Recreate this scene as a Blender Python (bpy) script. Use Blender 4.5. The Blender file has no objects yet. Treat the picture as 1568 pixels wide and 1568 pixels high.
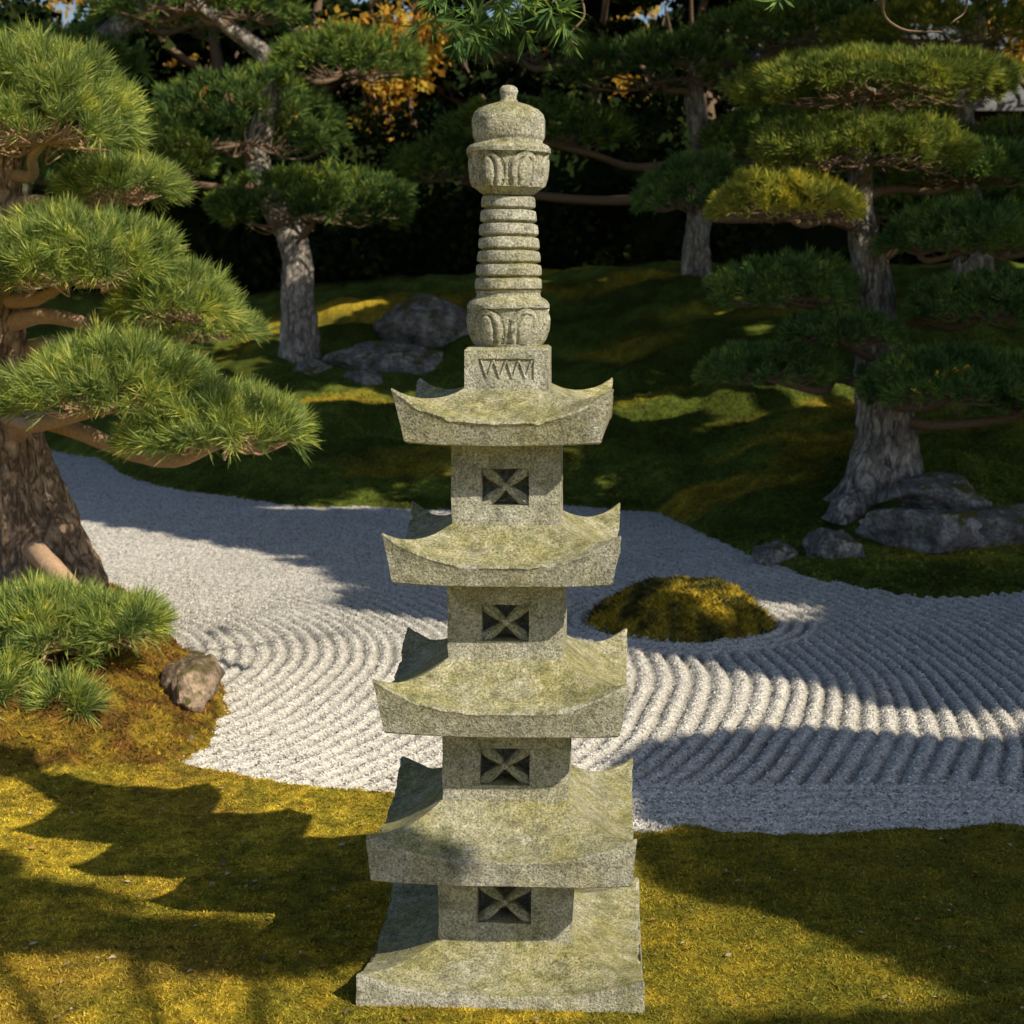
import bpy, bmesh, math, random
import numpy as np
from mathutils import Vector
R=np.random.default_rng(7); random.seed(7)
SC=bpy.context.scene
# ------------------------------------------------------------------ helpers
def _h(ix,iy,iz,seed):
    n=(ix.astype(np.int64)*374761393+iy.astype(np.int64)*668265263+iz.astype(np.int64)*1440662683+seed*974711)&0xffffffff
    n=((n^(n>>13))*1274126177)&0xffffffff
    n=((n^(n>>15))*2246822519)&0xffffffff
    n=(n^(n>>16))&0xffff
    return n/65535.0
def noise3(x,y,z,seed=0):
    x=np.asarray(x,float);y=np.asarray(y,float)+0*x;z=np.asarray(z,float)+0*x
    x,y,z=x*.80+y*.48+z*.36,-x*.60+y*.64+z*.48,-y*.60+z*.80
    ix=np.floor(x);iy=np.floor(y);iz=np.floor(z)
    fx=x-ix;fy=y-iy;fz=z-iz
    fx=fx*fx*(3-2*fx);fy=fy*fy*(3-2*fy);fz=fz*fz*(3-2*fz)
    r=0
    for a in (0,1):
        for b in (0,1):
            for c in (0,1):
                w=(fx if a else 1-fx)*(fy if b else 1-fy)*(fz if c else 1-fz)
                r=r+w*_h(ix+a,iy+b,iz+c,seed)
    return r*2-1
def fbm(x,y,z=0.0,oct=4,seed=0):
    r=0;a=1;f=1;t=0
    for i in range(oct):
        r=r+a*noise3(np.asarray(x)*f,np.asarray(y)*f,np.asarray(z)*f+0*np.asarray(x),seed+i*13);t+=a;a*=.5;f*=2.03
    return r/t
def sm(t): t=np.clip(t,0,1); return t*t*(3-2*t)

def mesh_np(name,V,F,mat,smooth=False,col=None,parent=None,origin=(0,0,0),sharp=None):
    V=np.asarray(V,np.float32)-np.asarray(origin,np.float32); F=np.asarray(F,np.int32); k=F.shape[1]
    me=bpy.data.meshes.new(name)
    me.vertices.add(len(V)); me.vertices.foreach_set('co',V.ravel())
    me.loops.add(F.size); me.loops.foreach_set('vertex_index',F.ravel())
    me.polygons.add(len(F)); me.polygons.foreach_set('loop_start',np.arange(0,F.size,k,dtype=np.int32))
    me.update(calc_edges=True); me.validate()
    if smooth:
        me.shade_smooth()
        if sharp: me.set_sharp_from_angle(angle=math.radians(sharp))
    if col is not None:
        at=me.color_attributes.new('tone','FLOAT_COLOR','POINT')
        c=np.ones((len(V),4),np.float32); c[:,:3]=col
        at.data.foreach_set('color',c.ravel())
    me.materials.append(mat)
    ob=bpy.data.objects.new(name,me); SC.collection.objects.link(ob)
    if parent: ob.parent=parent
    else: ob.location=origin
    return ob
def empty(name,loc=(0,0,0),rz=0):
    e=bpy.data.objects.new(name,None); e.location=loc; e.rotation_euler=(0,0,rz); e.empty_display_size=.2
    SC.collection.objects.link(e); return e
def quads2tri(F): F=np.asarray(F); return np.vstack([F[:,[0,1,2]],F[:,[0,2,3]]])
def grid_faces(nr,nc,wrap=False):
    i,j=np.meshgrid(np.arange(nr-1),np.arange(nc if wrap else nc-1),indexing='ij')
    i=i.ravel();j=j.ravel();j2=(j+1)%nc
    return np.stack([i*nc+j,i*nc+j2,(i+1)*nc+j2,(i+1)*nc+j],1)
class Acc:
    def __init__(s): s.V=[];s.F=[];s.n=0
    def add(s,V,F):
        V=np.asarray(V,float);F=np.asarray(F)
        if F.shape[1]==4: F=quads2tri(F)
        s.V.append(V);s.F.append(F+s.n);s.n+=len(V)
    def get(s): return np.vstack(s.V),np.vstack(s.F)
BOXF=np.array([[0,1,3,2],[4,6,7,5],[0,4,5,1],[2,3,7,6],[0,2,6,4],[1,5,7,3]])
def box(a,x0,x1,y0,y1,z0,z1):
    a.add([[x,y,z] for x in (x0,x1) for y in (y0,y1) for z in (z0,z1)],BOXF)

# ------------------------------------------------------------------ materials
def newmat(name,simple=False):
    m=bpy.data.materials.new(name);m.use_nodes=True;nt=m.node_tree
    for n in list(nt.nodes): nt.nodes.remove(n)
    o=nt.nodes.new('ShaderNodeOutputMaterial'); b=nt.nodes.new('ShaderNodeBsdfDiffuse' if simple else 'ShaderNodeBsdfPrincipled')
    nt.links.new(b.outputs[0],o.inputs[0])
    if not simple:
        b.inputs['Roughness'].default_value=.85;b.inputs['Specular IOR Level'].default_value=.25
    return m,nt,b,o
def N(nt,t,**kw):
    n=nt.nodes.new(t)
    for k,v in kw.items():
        if k in n.inputs: n.inputs[k].default_value=v
        else: setattr(n,k,v)
    return n
def ramp(nt,fac,stops):
    r=nt.nodes.new('ShaderNodeValToRGB'); nt.links.new(fac,r.inputs[0])
    el=r.color_ramp.elements
    el[0].position=stops[0][0];el[0].color=(*stops[0][1],1)
    el[1].position=stops[-1][0];el[1].color=(*stops[-1][1],1)
    for p,c in stops[1:-1]:
        e=el.new(p);e.color=(*c,1)
    return r.outputs[0]
def mixc(nt,fac,a,b,mode='MIX'):
    m=nt.nodes.new('ShaderNodeMix');m.data_type='RGBA';m.blend_type=mode
    for s,i in ((fac,0),(a,6),(b,7)):
        if isinstance(s,(int,float)): m.inputs[i].default_value=s
        elif isinstance(s,tuple): m.inputs[i].default_value=(*s,1)
        else: nt.links.new(s,m.inputs[i])
    return m.outputs[2]
def objco(nt,scale=(1,1,1)):
    t=nt.nodes.new('ShaderNodeTexCoord');m=nt.nodes.new('ShaderNodeMapping');m.inputs['Scale'].default_value=scale
    nt.links.new(t.outputs['Object'],m.inputs[0]);return m.outputs[0]
def nz(nt,co,scale,detail=4,rough=.6):
    n=N(nt,'ShaderNodeTexNoise',Scale=scale,Detail=detail,Roughness=rough);nt.links.new(co,n.inputs['Vector']);return n.outputs['Fac']
def warp(nt,co,scale,amt):
    n=N(nt,'ShaderNodeTexNoise',Scale=scale,Detail=3);nt.links.new(co,n.inputs['Vector'])
    a=N(nt,'ShaderNodeVectorMath',operation='MULTIPLY_ADD');nt.links.new(n.outputs['Color'],a.inputs[0]);a.inputs[1].default_value=(amt,)*3;nt.links.new(co,a.inputs[2]);return a.outputs[0]
def vor(nt,co,scale,feature='F1'):
    n=N(nt,'ShaderNodeTexVoronoi',Scale=scale);n.feature=feature;nt.links.new(co,n.inputs['Vector']);return n
def bump(nt,b,h,strength,dist,prev=None):
    n=N(nt,'ShaderNodeBump',Strength=strength,Distance=dist);nt.links.new(h,n.inputs['Height'])
    if prev: nt.links.new(prev,n.inputs['Normal'])
    nt.links.new(n.outputs[0],b.inputs['Normal']);return n.outputs[0]

def m_stone():
    m,nt,b,o=newmat('weathered_granite');co=objco(nt)
    big=nz(nt,co,8,6,.7);mid=nz(nt,co,36,6,.75);fine=nz(nt,co,200,3,.8)
    base=ramp(nt,mid,[(.28,(.23,.23,.19)),(.42,(.40,.40,.34)),(.56,(.53,.53,.47)),(.70,(.70,.70,.64))])
    sp=ramp(nt,fine,[(.36,(.36,.36,.36)),(.5,(1,1,1)),(.64,(1.55,1.53,1.5))])
    base=mixc(nt,.95,base,sp,'MULTIPLY')
    g=nt.nodes.new('ShaderNodeNewGeometry');sx=nt.nodes.new('ShaderNodeSeparateXYZ');nt.links.new(g.outputs['Normal'],sx.inputs[0])
    up=N(nt,'ShaderNodeMapRange');up.inputs[1].default_value=.2;up.inputs[2].default_value=.9;nt.links.new(sx.outputs['Z'],up.inputs[0])
    a=N(nt,'ShaderNodeMath',operation='MULTIPLY_ADD');nt.links.new(up.outputs[0],a.inputs[0]);a.inputs[1].default_value=.22;nt.links.new(big,a.inputs[2])
    mf=N(nt,'ShaderNodeMapRange');mf.inputs[1].default_value=.42;mf.inputs[2].default_value=.82;mf.inputs[4].default_value=.85;nt.links.new(a.outputs[0],mf.inputs[0])
    moss=ramp(nt,mid,[(.3,(.13,.145,.045)),(.45,(.28,.28,.09)),(.57,(.41,.38,.14)),(.68,(.58,.56,.38))])
    moss=mixc(nt,.85,moss,sp,'MULTIPLY')
    c=mixc(nt,mf.outputs[0],base,moss)
    st=nz(nt,co,13,6,.78)
    dk=ramp(nt,st,[(.38,(.45,.46,.40)),(.5,(1,1,1))])
    c=mixc(nt,.55,c,dk,'MULTIPLY')
    pit=vor(nt,warp(nt,co,30,.03),80);pt=ramp(nt,pit.outputs['Distance'],[(.0,(.3,.3,.28)),(.18,(1,1,1))])
    c=mixc(nt,.6,c,pt,'MULTIPLY')
    nt.links.new(c,b.inputs['Base Color']);b.inputs['Roughness'].default_value=.92
    p=bump(nt,b,mid,.6,.006);bump(nt,b,fine,1,.005,p);return m
def m_moss():
    m,nt,b,o=newmat('moss_surface',True);co=objco(nt)
    a=N(nt,'ShaderNodeAttribute',attribute_name='tone');f=nz(nt,co,38,6,.78)
    c=mixc(nt,1.0,a.outputs['Color'],ramp(nt,f,[(.34,(.25,.29,.22)),(.5,(1,1,1)),(.66,(1.7,1.6,1.3))]),'MULTIPLY');nt.links.new(c,b.inputs['Color'])
    bump(nt,b,f,1,.035);return m
def m_frond():
    m,nt,b,o=newmat('moss_fronds_surface',True)
    a=N(nt,'ShaderNodeAttribute',attribute_name='tone');nt.links.new(a.outputs['Color'],b.inputs['Color'])
    t=nt.nodes.new('ShaderNodeBsdfTranslucent');nt.links.new(a.outputs['Color'],t.inputs[0]);x=nt.nodes.new('ShaderNodeMixShader');x.inputs[0].default_value=.35
    nt.links.new(b.outputs[0],x.inputs[1]);nt.links.new(t.outputs[0],x.inputs[2]);nt.links.new(x.outputs[0],o.inputs[0]);return m
def m_gravel(pebble=False):
    m,nt,b,o=newmat('white_gravel',True);co=objco(nt)
    if pebble:
        g=nt.nodes.new('ShaderNodeNewGeometry')
        c=ramp(nt,g.outputs['Random Per Island'],[(0,(.30,.29,.27)),(.25,(.58,.57,.54)),(.7,(.82,.80,.76)),(1,(.93,.91,.87))])
        nt.links.new(c,b.inputs['Color']);return m
    v=vor(nt,co,115);sx=nt.nodes.new('ShaderNodeSeparateColor');nt.links.new(v.outputs['Color'],sx.inputs[0])
    c=ramp(nt,sx.outputs[0],[(0,(.28,.275,.26)),(.2,(.60,.59,.56)),(.7,(.84,.83,.79)),(1,(.94,.92,.88))])
    c=mixc(nt,.4,c,ramp(nt,nz(nt,co,2.5,4),[(.3,(.75,.74,.72)),(.65,(1,1,1))]),'MULTIPLY')
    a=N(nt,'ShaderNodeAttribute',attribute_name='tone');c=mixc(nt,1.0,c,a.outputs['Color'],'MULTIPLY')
    nt.links.new(c,b.inputs['Color']);inv=N(nt,'ShaderNodeMath',operation='SUBTRACT');inv.inputs[0].default_value=1;nt.links.new(v.outputs['Distance'],inv.inputs[1])
    bump(nt,b,inv.outputs[0],1,.007);return m
def m_leaf(name,cols,trans=.35,clump=3.0):
    m,nt,b,o=newmat(name,True)
    g=nt.nodes.new('ShaderNodeNewGeometry')
    c=ramp(nt,g.outputs['Random Per Island'],[(i/(len(cols)-1),c) for i,c in enumerate(cols)])
    if clump: c=mixc(nt,.9,c,ramp(nt,nz(nt,objco(nt),clump,2),[(.33,(.42,.5,.58)),(.5,(1,1,1)),(.67,(1.65,1.4,.95))]),'MULTIPLY')
    nt.links.new(c,b.inputs['Color'])
    if trans:
        t=nt.nodes.new('ShaderNodeBsdfTranslucent');nt.links.new(c,t.inputs[0])
        x=nt.nodes.new('ShaderNodeMixShader');x.inputs[0].default_value=trans
        nt.links.new(b.outputs[0],x.inputs[1]);nt.links.new(t.outputs[0],x.inputs[2]);nt.links.new(x.outputs[0],o.inputs[0])
    return m
def m_bark(name,c0,c1,c2,scale=14,wa=.10,ck=.85,zs=.38):
    m,nt,b,o=newmat(name);co=warp(nt,objco(nt,(1,1,zs)),9,wa)
    v=vor(nt,co,scale,'DISTANCE_TO_EDGE');n=nz(nt,co,scale*1.1,7,.8);pl=nz(nt,objco(nt),5,4,.7)
    c=ramp(nt,n,[(.34,c0),(.48,c1),(.64,c2)])
    e=ramp(nt,v.outputs['Distance'],[(0,(.12,.10,.09)),(.05,(.5,.46,.43)),(.16,(1.1,1.1,1.1))])
    c=mixc(nt,ck,c,e,'MULTIPLY');c=mixc(nt,.7,c,ramp(nt,pl,[(.36,(.4,.4,.42)),(.6,(1.35,1.3,1.25))]),'MULTIPLY')
    nt.links.new(c,b.inputs['Base Color']);b.inputs['Roughness'].default_value=.95
    mr=N(nt,'ShaderNodeMapRange');mr.inputs[2].default_value=.12;nt.links.new(v.outputs['Distance'],mr.inputs[0])
    p=bump(nt,b,mr.outputs[0],ck,.025);bump(nt,b,n,1,.03,p);return m
def m_rock(name,k=(1,1,1)):
    m,nt,b,o=newmat(name);co=objco(nt)
    n=nz(nt,co,6,7,.72);f=nz(nt,co,50,4,.7)
    q=lambda t:(t[0]*k[0],t[1]*k[1],t[2]*k[2])
    c=ramp(nt,n,[(.3,q((.07,.065,.06))),(.48,q((.20,.19,.185))),(.64,q((.52,.50,.49)))])
    c=mixc(nt,.8,c,ramp(nt,f,[(.35,(.5,.5,.5)),(.6,(1.3,1.3,1.3))]),'MULTIPLY')
    g=nt.nodes.new('ShaderNodeNewGeometry');sx=nt.nodes.new('ShaderNodeSeparateXYZ');nt.links.new(g.outputs['Normal'],sx.inputs[0])
    a=N(nt,'ShaderNodeMath',operation='MULTIPLY_ADD');nt.links.new(sx.outputs['Z'],a.inputs[0]);a.inputs[1].default_value=.25;nt.links.new(nz(nt,co,4,5,.7),a.inputs[2])
    mf=N(nt,'ShaderNodeMapRange');mf.inputs[1].default_value=.68;mf.inputs[2].default_value=.78;nt.links.new(a.outputs[0],mf.inputs[0])
    c=mixc(nt,mf.outputs[0],c,(.12,.11,.03))
    nt.links.new(c,b.inputs['Base Color']);p=bump(nt,b,n,.9,.07);bump(nt,b,f,.8,.012,p);return m
def m_plain(name,c,rough=.9,sc=20):
    m,nt,b,o=newmat(name);co=objco(nt)
    cc=mixc(nt,.6,c,ramp(nt,nz(nt,co,sc,5),[(.3,(.55,.55,.55)),(.7,(1.25,1.25,1.25))]),'MULTIPLY')
    nt.links.new(cc,b.inputs['Base Color']);b.inputs['Roughness'].default_value=rough;return m
STONE=m_stone();MOSS=m_moss();FUZZ=m_frond()
GRAV=m_gravel();PEB=m_gravel(True);ROCK=m_rock('rock_surface');ROCKB=m_rock('brown_rock_surface',(1.2,.95,.72))
BARKA=m_bark('pine_bark',(.16,.10,.065),(.55,.39,.27),(.90,.72,.55),15,.3,.6,.32)
BARKC=m_bark('grey_bark',(.08,.07,.065),(.34,.31,.29),(.78,.76,.73),12,.3,.5,.3)
TWIG=m_plain('twig_bark',(.50,.34,.22),.9,60)
TWIGD=m_plain('dark_twig_bark',(.20,.14,.10),.9,60)
NA=m_leaf('pine_needles_bright',[(.10,.18,.05),(.21,.32,.07),(.36,.46,.12),(.56,.61,.21),(.20,.30,.08)],.35,8)
NC=m_leaf('pine_needles_dark',[(.06,.13,.05),(.10,.20,.065),(.16,.28,.085),(.23,.34,.09)],.25,4)
NY=m_leaf('pine_needles_sunny',[(.10,.17,.04),(.21,.28,.055),(.40,.42,.10)],.3,4)
NYY=m_leaf('pine_needles_yellow',[(.25,.30,.05),(.44,.46,.08),(.6,.57,.12)],.4,4)
NB=m_leaf('pine_needles_far',[(.05,.11,.04),(.09,.17,.05),(.16,.25,.065),(.26,.32,.08)],.25,1.6)
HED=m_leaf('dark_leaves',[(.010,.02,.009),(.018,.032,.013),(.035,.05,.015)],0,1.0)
MAPY=m_leaf('autumn_leaves',[(.65,.30,.06),(.7,.48,.07),(.75,.60,.10),(.6,.28,.06)],.5,0)
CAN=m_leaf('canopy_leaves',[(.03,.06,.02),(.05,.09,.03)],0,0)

# ------------------------------------------------------------------ terrain functions
def yf(x): return np.interp(x,[-6,-3,-1.71,-1.05,-.67,-.357,.345,1.45,4,9],[5.6,5.4,5.07,4.84,4.65,4.49,4.28,4.26,4.4,5])
def yb(x): return np.interp(x,[-14,-4.45,-3.8,-3.27,-2.37,-1.38,-.6,.3,1.0,1.16,1.365,1.586,2.0,2.58,4,12],[15.8,14.9,14.2,12.9,11.6,10.9,10.74,10.9,10.7,9.9,8.84,8.03,7.65,7.75,8.2,9])+.08*np.sin(x*5)
def yb2(x): return np.interp(x,[-12,-4,-2,0,1,2,3,12],[14.5,13.5,11.2,10.7,10.2,8.5,7.8,8.4])
def xe(y): return np.interp(y,[4.7,5.14,5.57,5.96,6.4,6.71,7.2,7.6,8.0,8.35,8.6],[-1.12,-1.0,-1.03,-1.13,-1.32,-1.5,-1.65,-1.85,-2.2,-3.0,-9])
def dsmall(x,y): return (np.hypot((x-.77)/.44,(y-7.1)/.46)-1)*.44
def gdist(x,y):
    n=fbm(x*5,y*5,0,3,3)*.05
    a=y-yf(x); bq=(yb(x)-y)*.8; c=np.where(y<8.6,x-xe(y),9); d=dsmall(x,y)
    return np.minimum(np.minimum.reduce([a,bq,c])+n,d+n*.6), a,bq,c,d
def terr(x,y):
    g,a,bq,c,d=gdist(x,y)
    z=np.where(g>0,-.02-.08*sm(g/.05),-.02+.036*sm(-g/.05))
    back=sm(-bq/.8)*(bq<0)
    hill=.16*np.clip(y-yb2(x),0,None)
    hill=np.where(hill>1.7,1.7+(hill-1.7)*.1,hill)
    lump=fbm(x*.9,y*.9,0,3,21)*.20+fbm(x*3,y*3,0,3,22)*.09
    z=z+back*(hill+lump*sm(-bq/1.5)+.05)
    z=z+(c<0)*(y>4.6)*(.19*sm(-c/.45)*sm((y-4.75)/.4)*(1+.35*fbm(x*4,y*4,0,2,5))+.035*fbm(x*12,y*12,0,3,15))
    z=z+(.125*sm(-d/.24)*(1+.2*fbm(x*5,y*5,0,2,6))+.03*fbm(x*12,y*12,0,3,16)*sm(-d/.1))*(d<0)
    ff=(a<0)
    z=z+ff*((.03*fbm(x*1.6,y*1.6,0,2,9)+.014*fbm(x*11,y*11,0,3,8))*sm((np.hypot(x,y-3.39)-.38)/.3)+.003*fbm(x*30,y*30,0,2,18))
    return z
def tone(x,y):
    g,a,bq,c,d=gdist(x,y)
    n=sm(fbm(x*1.6,y*1.6,0,4,31)*1.1+.5)[:,None];n2=sm(fbm(x*11,y*11,0,4,33)*1.9+.5)[:,None];n3=sm(fbm(x*34,y*34,0,3,34)*1.9+.5)[:,None]
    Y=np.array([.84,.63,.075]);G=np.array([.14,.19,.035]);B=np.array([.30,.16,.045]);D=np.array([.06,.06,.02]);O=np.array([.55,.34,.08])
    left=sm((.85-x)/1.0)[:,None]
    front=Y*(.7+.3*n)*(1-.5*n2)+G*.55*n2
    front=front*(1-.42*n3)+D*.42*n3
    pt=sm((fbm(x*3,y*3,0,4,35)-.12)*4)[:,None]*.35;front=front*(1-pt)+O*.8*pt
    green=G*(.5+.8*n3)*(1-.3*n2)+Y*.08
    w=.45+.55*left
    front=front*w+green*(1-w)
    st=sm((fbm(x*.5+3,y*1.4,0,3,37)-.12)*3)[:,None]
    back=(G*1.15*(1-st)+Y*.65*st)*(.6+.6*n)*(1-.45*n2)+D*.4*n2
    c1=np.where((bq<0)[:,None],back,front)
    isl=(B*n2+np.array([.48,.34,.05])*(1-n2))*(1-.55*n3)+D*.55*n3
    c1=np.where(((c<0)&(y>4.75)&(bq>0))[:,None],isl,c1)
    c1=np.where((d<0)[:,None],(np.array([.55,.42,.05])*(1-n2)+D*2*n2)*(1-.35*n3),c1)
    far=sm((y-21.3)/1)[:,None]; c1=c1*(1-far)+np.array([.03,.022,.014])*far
    return c1
def geo(a,b,step0,growth,end):
    o=[];s=step0;v=a
    while abs(v-a)<abs(end-a):
        s*=growth;v=v+s*np.sign(b);o.append(v)
    return o
xs=np.array(sorted(geo(-3.2,-1,.022,1.06,-400)+list(np.arange(-3.2,3.2,.022))+geo(3.2,1,.022,1.06,400)))
ys=np.array(sorted(geo(2.2,-1,.05,1.12,-200)+list(np.arange(2.2,9.2,.022))+geo(9.2,1,.024,1.02,500)))
X,Y=np.meshgrid(xs,ys);x=X.ravel();y=Y.ravel()
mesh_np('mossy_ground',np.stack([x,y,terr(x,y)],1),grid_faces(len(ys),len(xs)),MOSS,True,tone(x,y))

# gravel
PER=.069
def gz(x,y,full=False):
    a=y-yf(x);d=dsmall(x,y)
    wob=fbm(x*.8,y*.8,0,2,41)*.12+fbm(x*4,y*4,0,2,42)*.010
    phi=np.hypot(x+2.35,(y-6.2)*.92)+wob
    phi=np.where((x>.1)&(a<.42+.1*noise3(x*.7,y,0,4)),a+wob*.1,phi)
    phi=np.where(d<.2,d,phi)
    w=np.abs((phi/PER)%1-.5)
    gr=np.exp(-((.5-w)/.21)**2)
    k=(.85+.5*fbm(x*3,y*3,0,3,44))
    h=-.002-.024*gr*k+.003*fbm(x*9,y*9,0,2,45)
    return (h,gr*np.clip(k,0,1)) if full else h
gx=np.arange(-6.2,4.6,.0125);l=[4.0];s=.0105
while l[-1]<15.8: l.append(l[-1]+s); s*=1.0024
gy=np.array(l)
X,Y=np.meshgrid(gx,gy);x=X.ravel();y=Y.ravel()
z,gr=gz(x,y,True);z=z+R.normal(0,.0024,x.size)-.2*sm((-gdist(x,y)[0]-.04)/.08)
groove_shade=(1-.5*gr)[:,None]*np.array([1,1,1])  # shade painted into the gravel colour along grooves so rake lines read
mesh_np('raked_gravel',np.stack([x,y,z],1),grid_faces(len(gy),len(gx)),GRAV,True,groove_shade)
n=26000
py=4.2+4.0*R.random(n)**1.5;px=(R.random(n)*2-1)*(.36*py)+.1
k=gdist(px,py)[0]>-.03;px=px[k];py=py[k]
k=(gz(px,py,True)[1]<.45)|(R.random(len(px))<.25);px=px[k];py=py[k];n=len(px)
r=R.uniform(.0025,.0055,n);pz=gz(px,py)+r*.4;pz=np.maximum(pz,terr(px,py))
O=np.array([[1,0,0],[-1,0,0],[0,1,0],[0,-1,0],[0,0,1],[0,0,-1]],float)
OF=np.array([[0,2,4],[2,1,4],[1,3,4],[3,0,4],[2,0,5],[1,2,5],[3,1,5],[0,3,5]])
V=O[None]*r[:,None,None]*R.uniform(.6,1.3,(n,6,1))+np.stack([px,py,pz],1)[:,None]
mesh_np('gravel_pebbles',V.reshape(-1,3),(OF[None]+6*np.arange(n)[:,None,None]).reshape(-1,3),PEB)

VV=[];FF=[];CC=[];off=0
def addf(px,py,hh,ww):
    global off
    n=len(px);pz=terr(px,py)
    a=R.random(n)*6.28;h=hh*R.uniform(.4,1.3,n);lean=R.normal(0,1.1,(n,2))*h[:,None]
    dx=np.cos(a)*ww/2;dy=np.sin(a)*ww/2
    V=np.stack([np.stack([px-dx,py-dy,pz-.001],1),np.stack([px+dx,py+dy,pz-.001],1),np.stack([px+lean[:,0],py+lean[:,1],pz+h],1)],1).reshape(-1,3)
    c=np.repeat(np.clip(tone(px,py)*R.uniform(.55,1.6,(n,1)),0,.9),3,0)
    VV.append(V);FF.append(np.arange(3*n).reshape(-1,3)+off);CC.append(c);off+=len(V)
n=170000;py=2.9+2.3*R.random(n);px=(R.random(n)*2-1)*(.36*py)
g,a,_,c,d=gdist(px,py);k=(g<-.005)&~((abs(px)<.29)&(abs(py-3.39)<.29));addf(px[k],py[k],.0055,.0055)
n=50000;py=4.8+3.4*R.random(n);px=R.uniform(-2.9,-.9,n);g,a,_,c,d=gdist(px,py);k=(g<-.005)&(c<0.05);addf(px[k],py[k],.013,.010)
n=12000;py=R.uniform(6.6,7.6,n);px=R.uniform(.3,1.25,n);g,a,_,c,d=gdist(px,py);k=(g<-.005);addf(px[k],py[k],.016,.012)
n=70000;py=7.4+7*R.random(n)**1.2;px=R.uniform(-4.5,4.8,n);g,a,bq,c,d=gdist(px,py);k=(g<-.005)&(bq<0);addf(px[k],py[k],.016,.02)
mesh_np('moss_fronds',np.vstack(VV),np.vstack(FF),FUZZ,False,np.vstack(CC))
n=300;py=2.95+2*R.random(n)**1.0;px=(R.random(n)*2-1)*.36*py
n2=90;py=np.r_[py,5+6*R.random(n2)];px=np.r_[px,R.uniform(-2,3,n2)];n+=n2
k=~((abs(px)<.3)&(abs(py-3.39)<.3));px=px[k];py=py[k];n=len(px)
s=R.uniform(.004,.012,n);a=R.random(n)*6.28;pz=np.maximum(terr(px,py),-.012)+.008
L=np.array([[-1,0,.1],[0,-.5,.3],[1,0,0],[0,.5,.2]]);ca=np.cos(a);sa=np.sin(a)
V=np.zeros((n,4,3))
for i in range(4):
    V[:,i,0]=px+s*(L[i,0]*ca-L[i,1]*sa);V[:,i,1]=py+s*(L[i,0]*sa+L[i,1]*ca);V[:,i,2]=pz+s*L[i,2]*2*R.random(n)
LIT=m_leaf('leaf_litter',[(.25,.10,.04),(.4,.2,.08),(.55,.48,.38),(.14,.07,.04)],0,0)
mesh_np('fallen_leaves',V.reshape(-1,3),np.arange(4*n).reshape(-1,4),LIT)

# ------------------------------------------------------------------ pagoda
P=empty('stone_pagoda',(-.007,3.39,0),math.radians(-3.5))
def jitter(V,a=.0012,seed=0):
    W=V.copy()
    for i in range(3):
        V[:,i]+=a*fbm(W[:,0]*26+i*7,W[:,1]*26,W[:,2]*26,2,seed+i)+a*1.5*fbm(W[:,0]*8+i*5,W[:,1]*8,W[:,2]*8,2,seed+9+i)
    return V
def roof(name,z_in,hw_in,z_lip,z_tip,hw_tip,z_bot,hw_bot,seed,pw=1.5):
    n=60;M=30
    def ring(hw):
        a=np.linspace(-1,1,n,endpoint=False);a=np.sign(a)*(1-(1-abs(a))**1.15)
        pts=[];cs=[]
        for s in range(4):
            th=s*math.pi/2;c0,s0=math.cos(th),math.sin(th)
            p=np.stack([a*hw,-hw+0*a],1);pts.append(np.stack([p[:,0]*c0-p[:,1]*s0,p[:,0]*s0+p[:,1]*c0],1));cs.append(abs(a))
        return np.vstack(pts),np.concatenate(cs)
    rows=[]
    h0=hw_in*.7
    for i in range(M+1):
        t=i/M;hw=h0+(hw_tip-h0)*t;p,c=ring(hw)
        tt=max(0,(hw-hw_in)/(hw_tip-hw_in))
        z=z_in+(z_lip-z_in)*(1-(1-tt)**pw)+(z_tip+.007-z_lip)*(c**2.7)*tt**1.7
        rr=(1-.014*(1-c**2)*tt)[:,None]
        rows.append(np.c_[p*rr,z])
    top=rows[-1].copy()
    def low(f,ins,dz=0):
        p,c=ring(hw_bot);zb=z_bot+.006*c**3
        q=top.copy();q[:,:2]=top[:,:2]*(1-f)+p*f;q[:,2]=top[:,2]*(1-f)+zb*f+dz;q[:,:2]*=(1-ins);return q
    t2=top.copy();t2[:,:2]*=1.006;t2[:,2]-=.004
    rows.append(t2)
    for f in (.15,.35,.55,.75,.96): rows.append(low(f,-.004))
    rows.append(low(1,.012))
    p,c=ring(hw_in*.6);rows.append(np.c_[p,np.full(len(p),z_bot+.002)])
    V=np.vstack(rows);nr=len(rows)
    V=jitter(V,.0008,seed)
    e=slice(M*4*n,(M+2)*4*n);ch=np.clip(fbm(V[e,0]*30,V[e,1]*30,V[e,2]*30,3,seed+50)-.08,0,1)*.024
    V[e,2]-=ch;V[e,0]*=1-ch*2;V[e,1]*=1-ch*2
    mesh_np(name,V,grid_faces(nr,4*n,True),STONE,True,None,P,sharp=32)
roof('pedestal_base',.098,.146,.042,.078,.299,.003,.301,1)
roof('roof_tier_1',.411,.1365,.326,.378,.280,.2706,.272,2)
roof('roof_tier_2',.722,.124,.640,.703,.2636,.582,.243,3)
roof('roof_tier_3',1.010,.115,.9415,1.004,.243,.8957,.226,4)
roof('roof_tier_4',1.297,.0887,1.236,1.297,.224,1.1836,.200,5)
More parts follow.
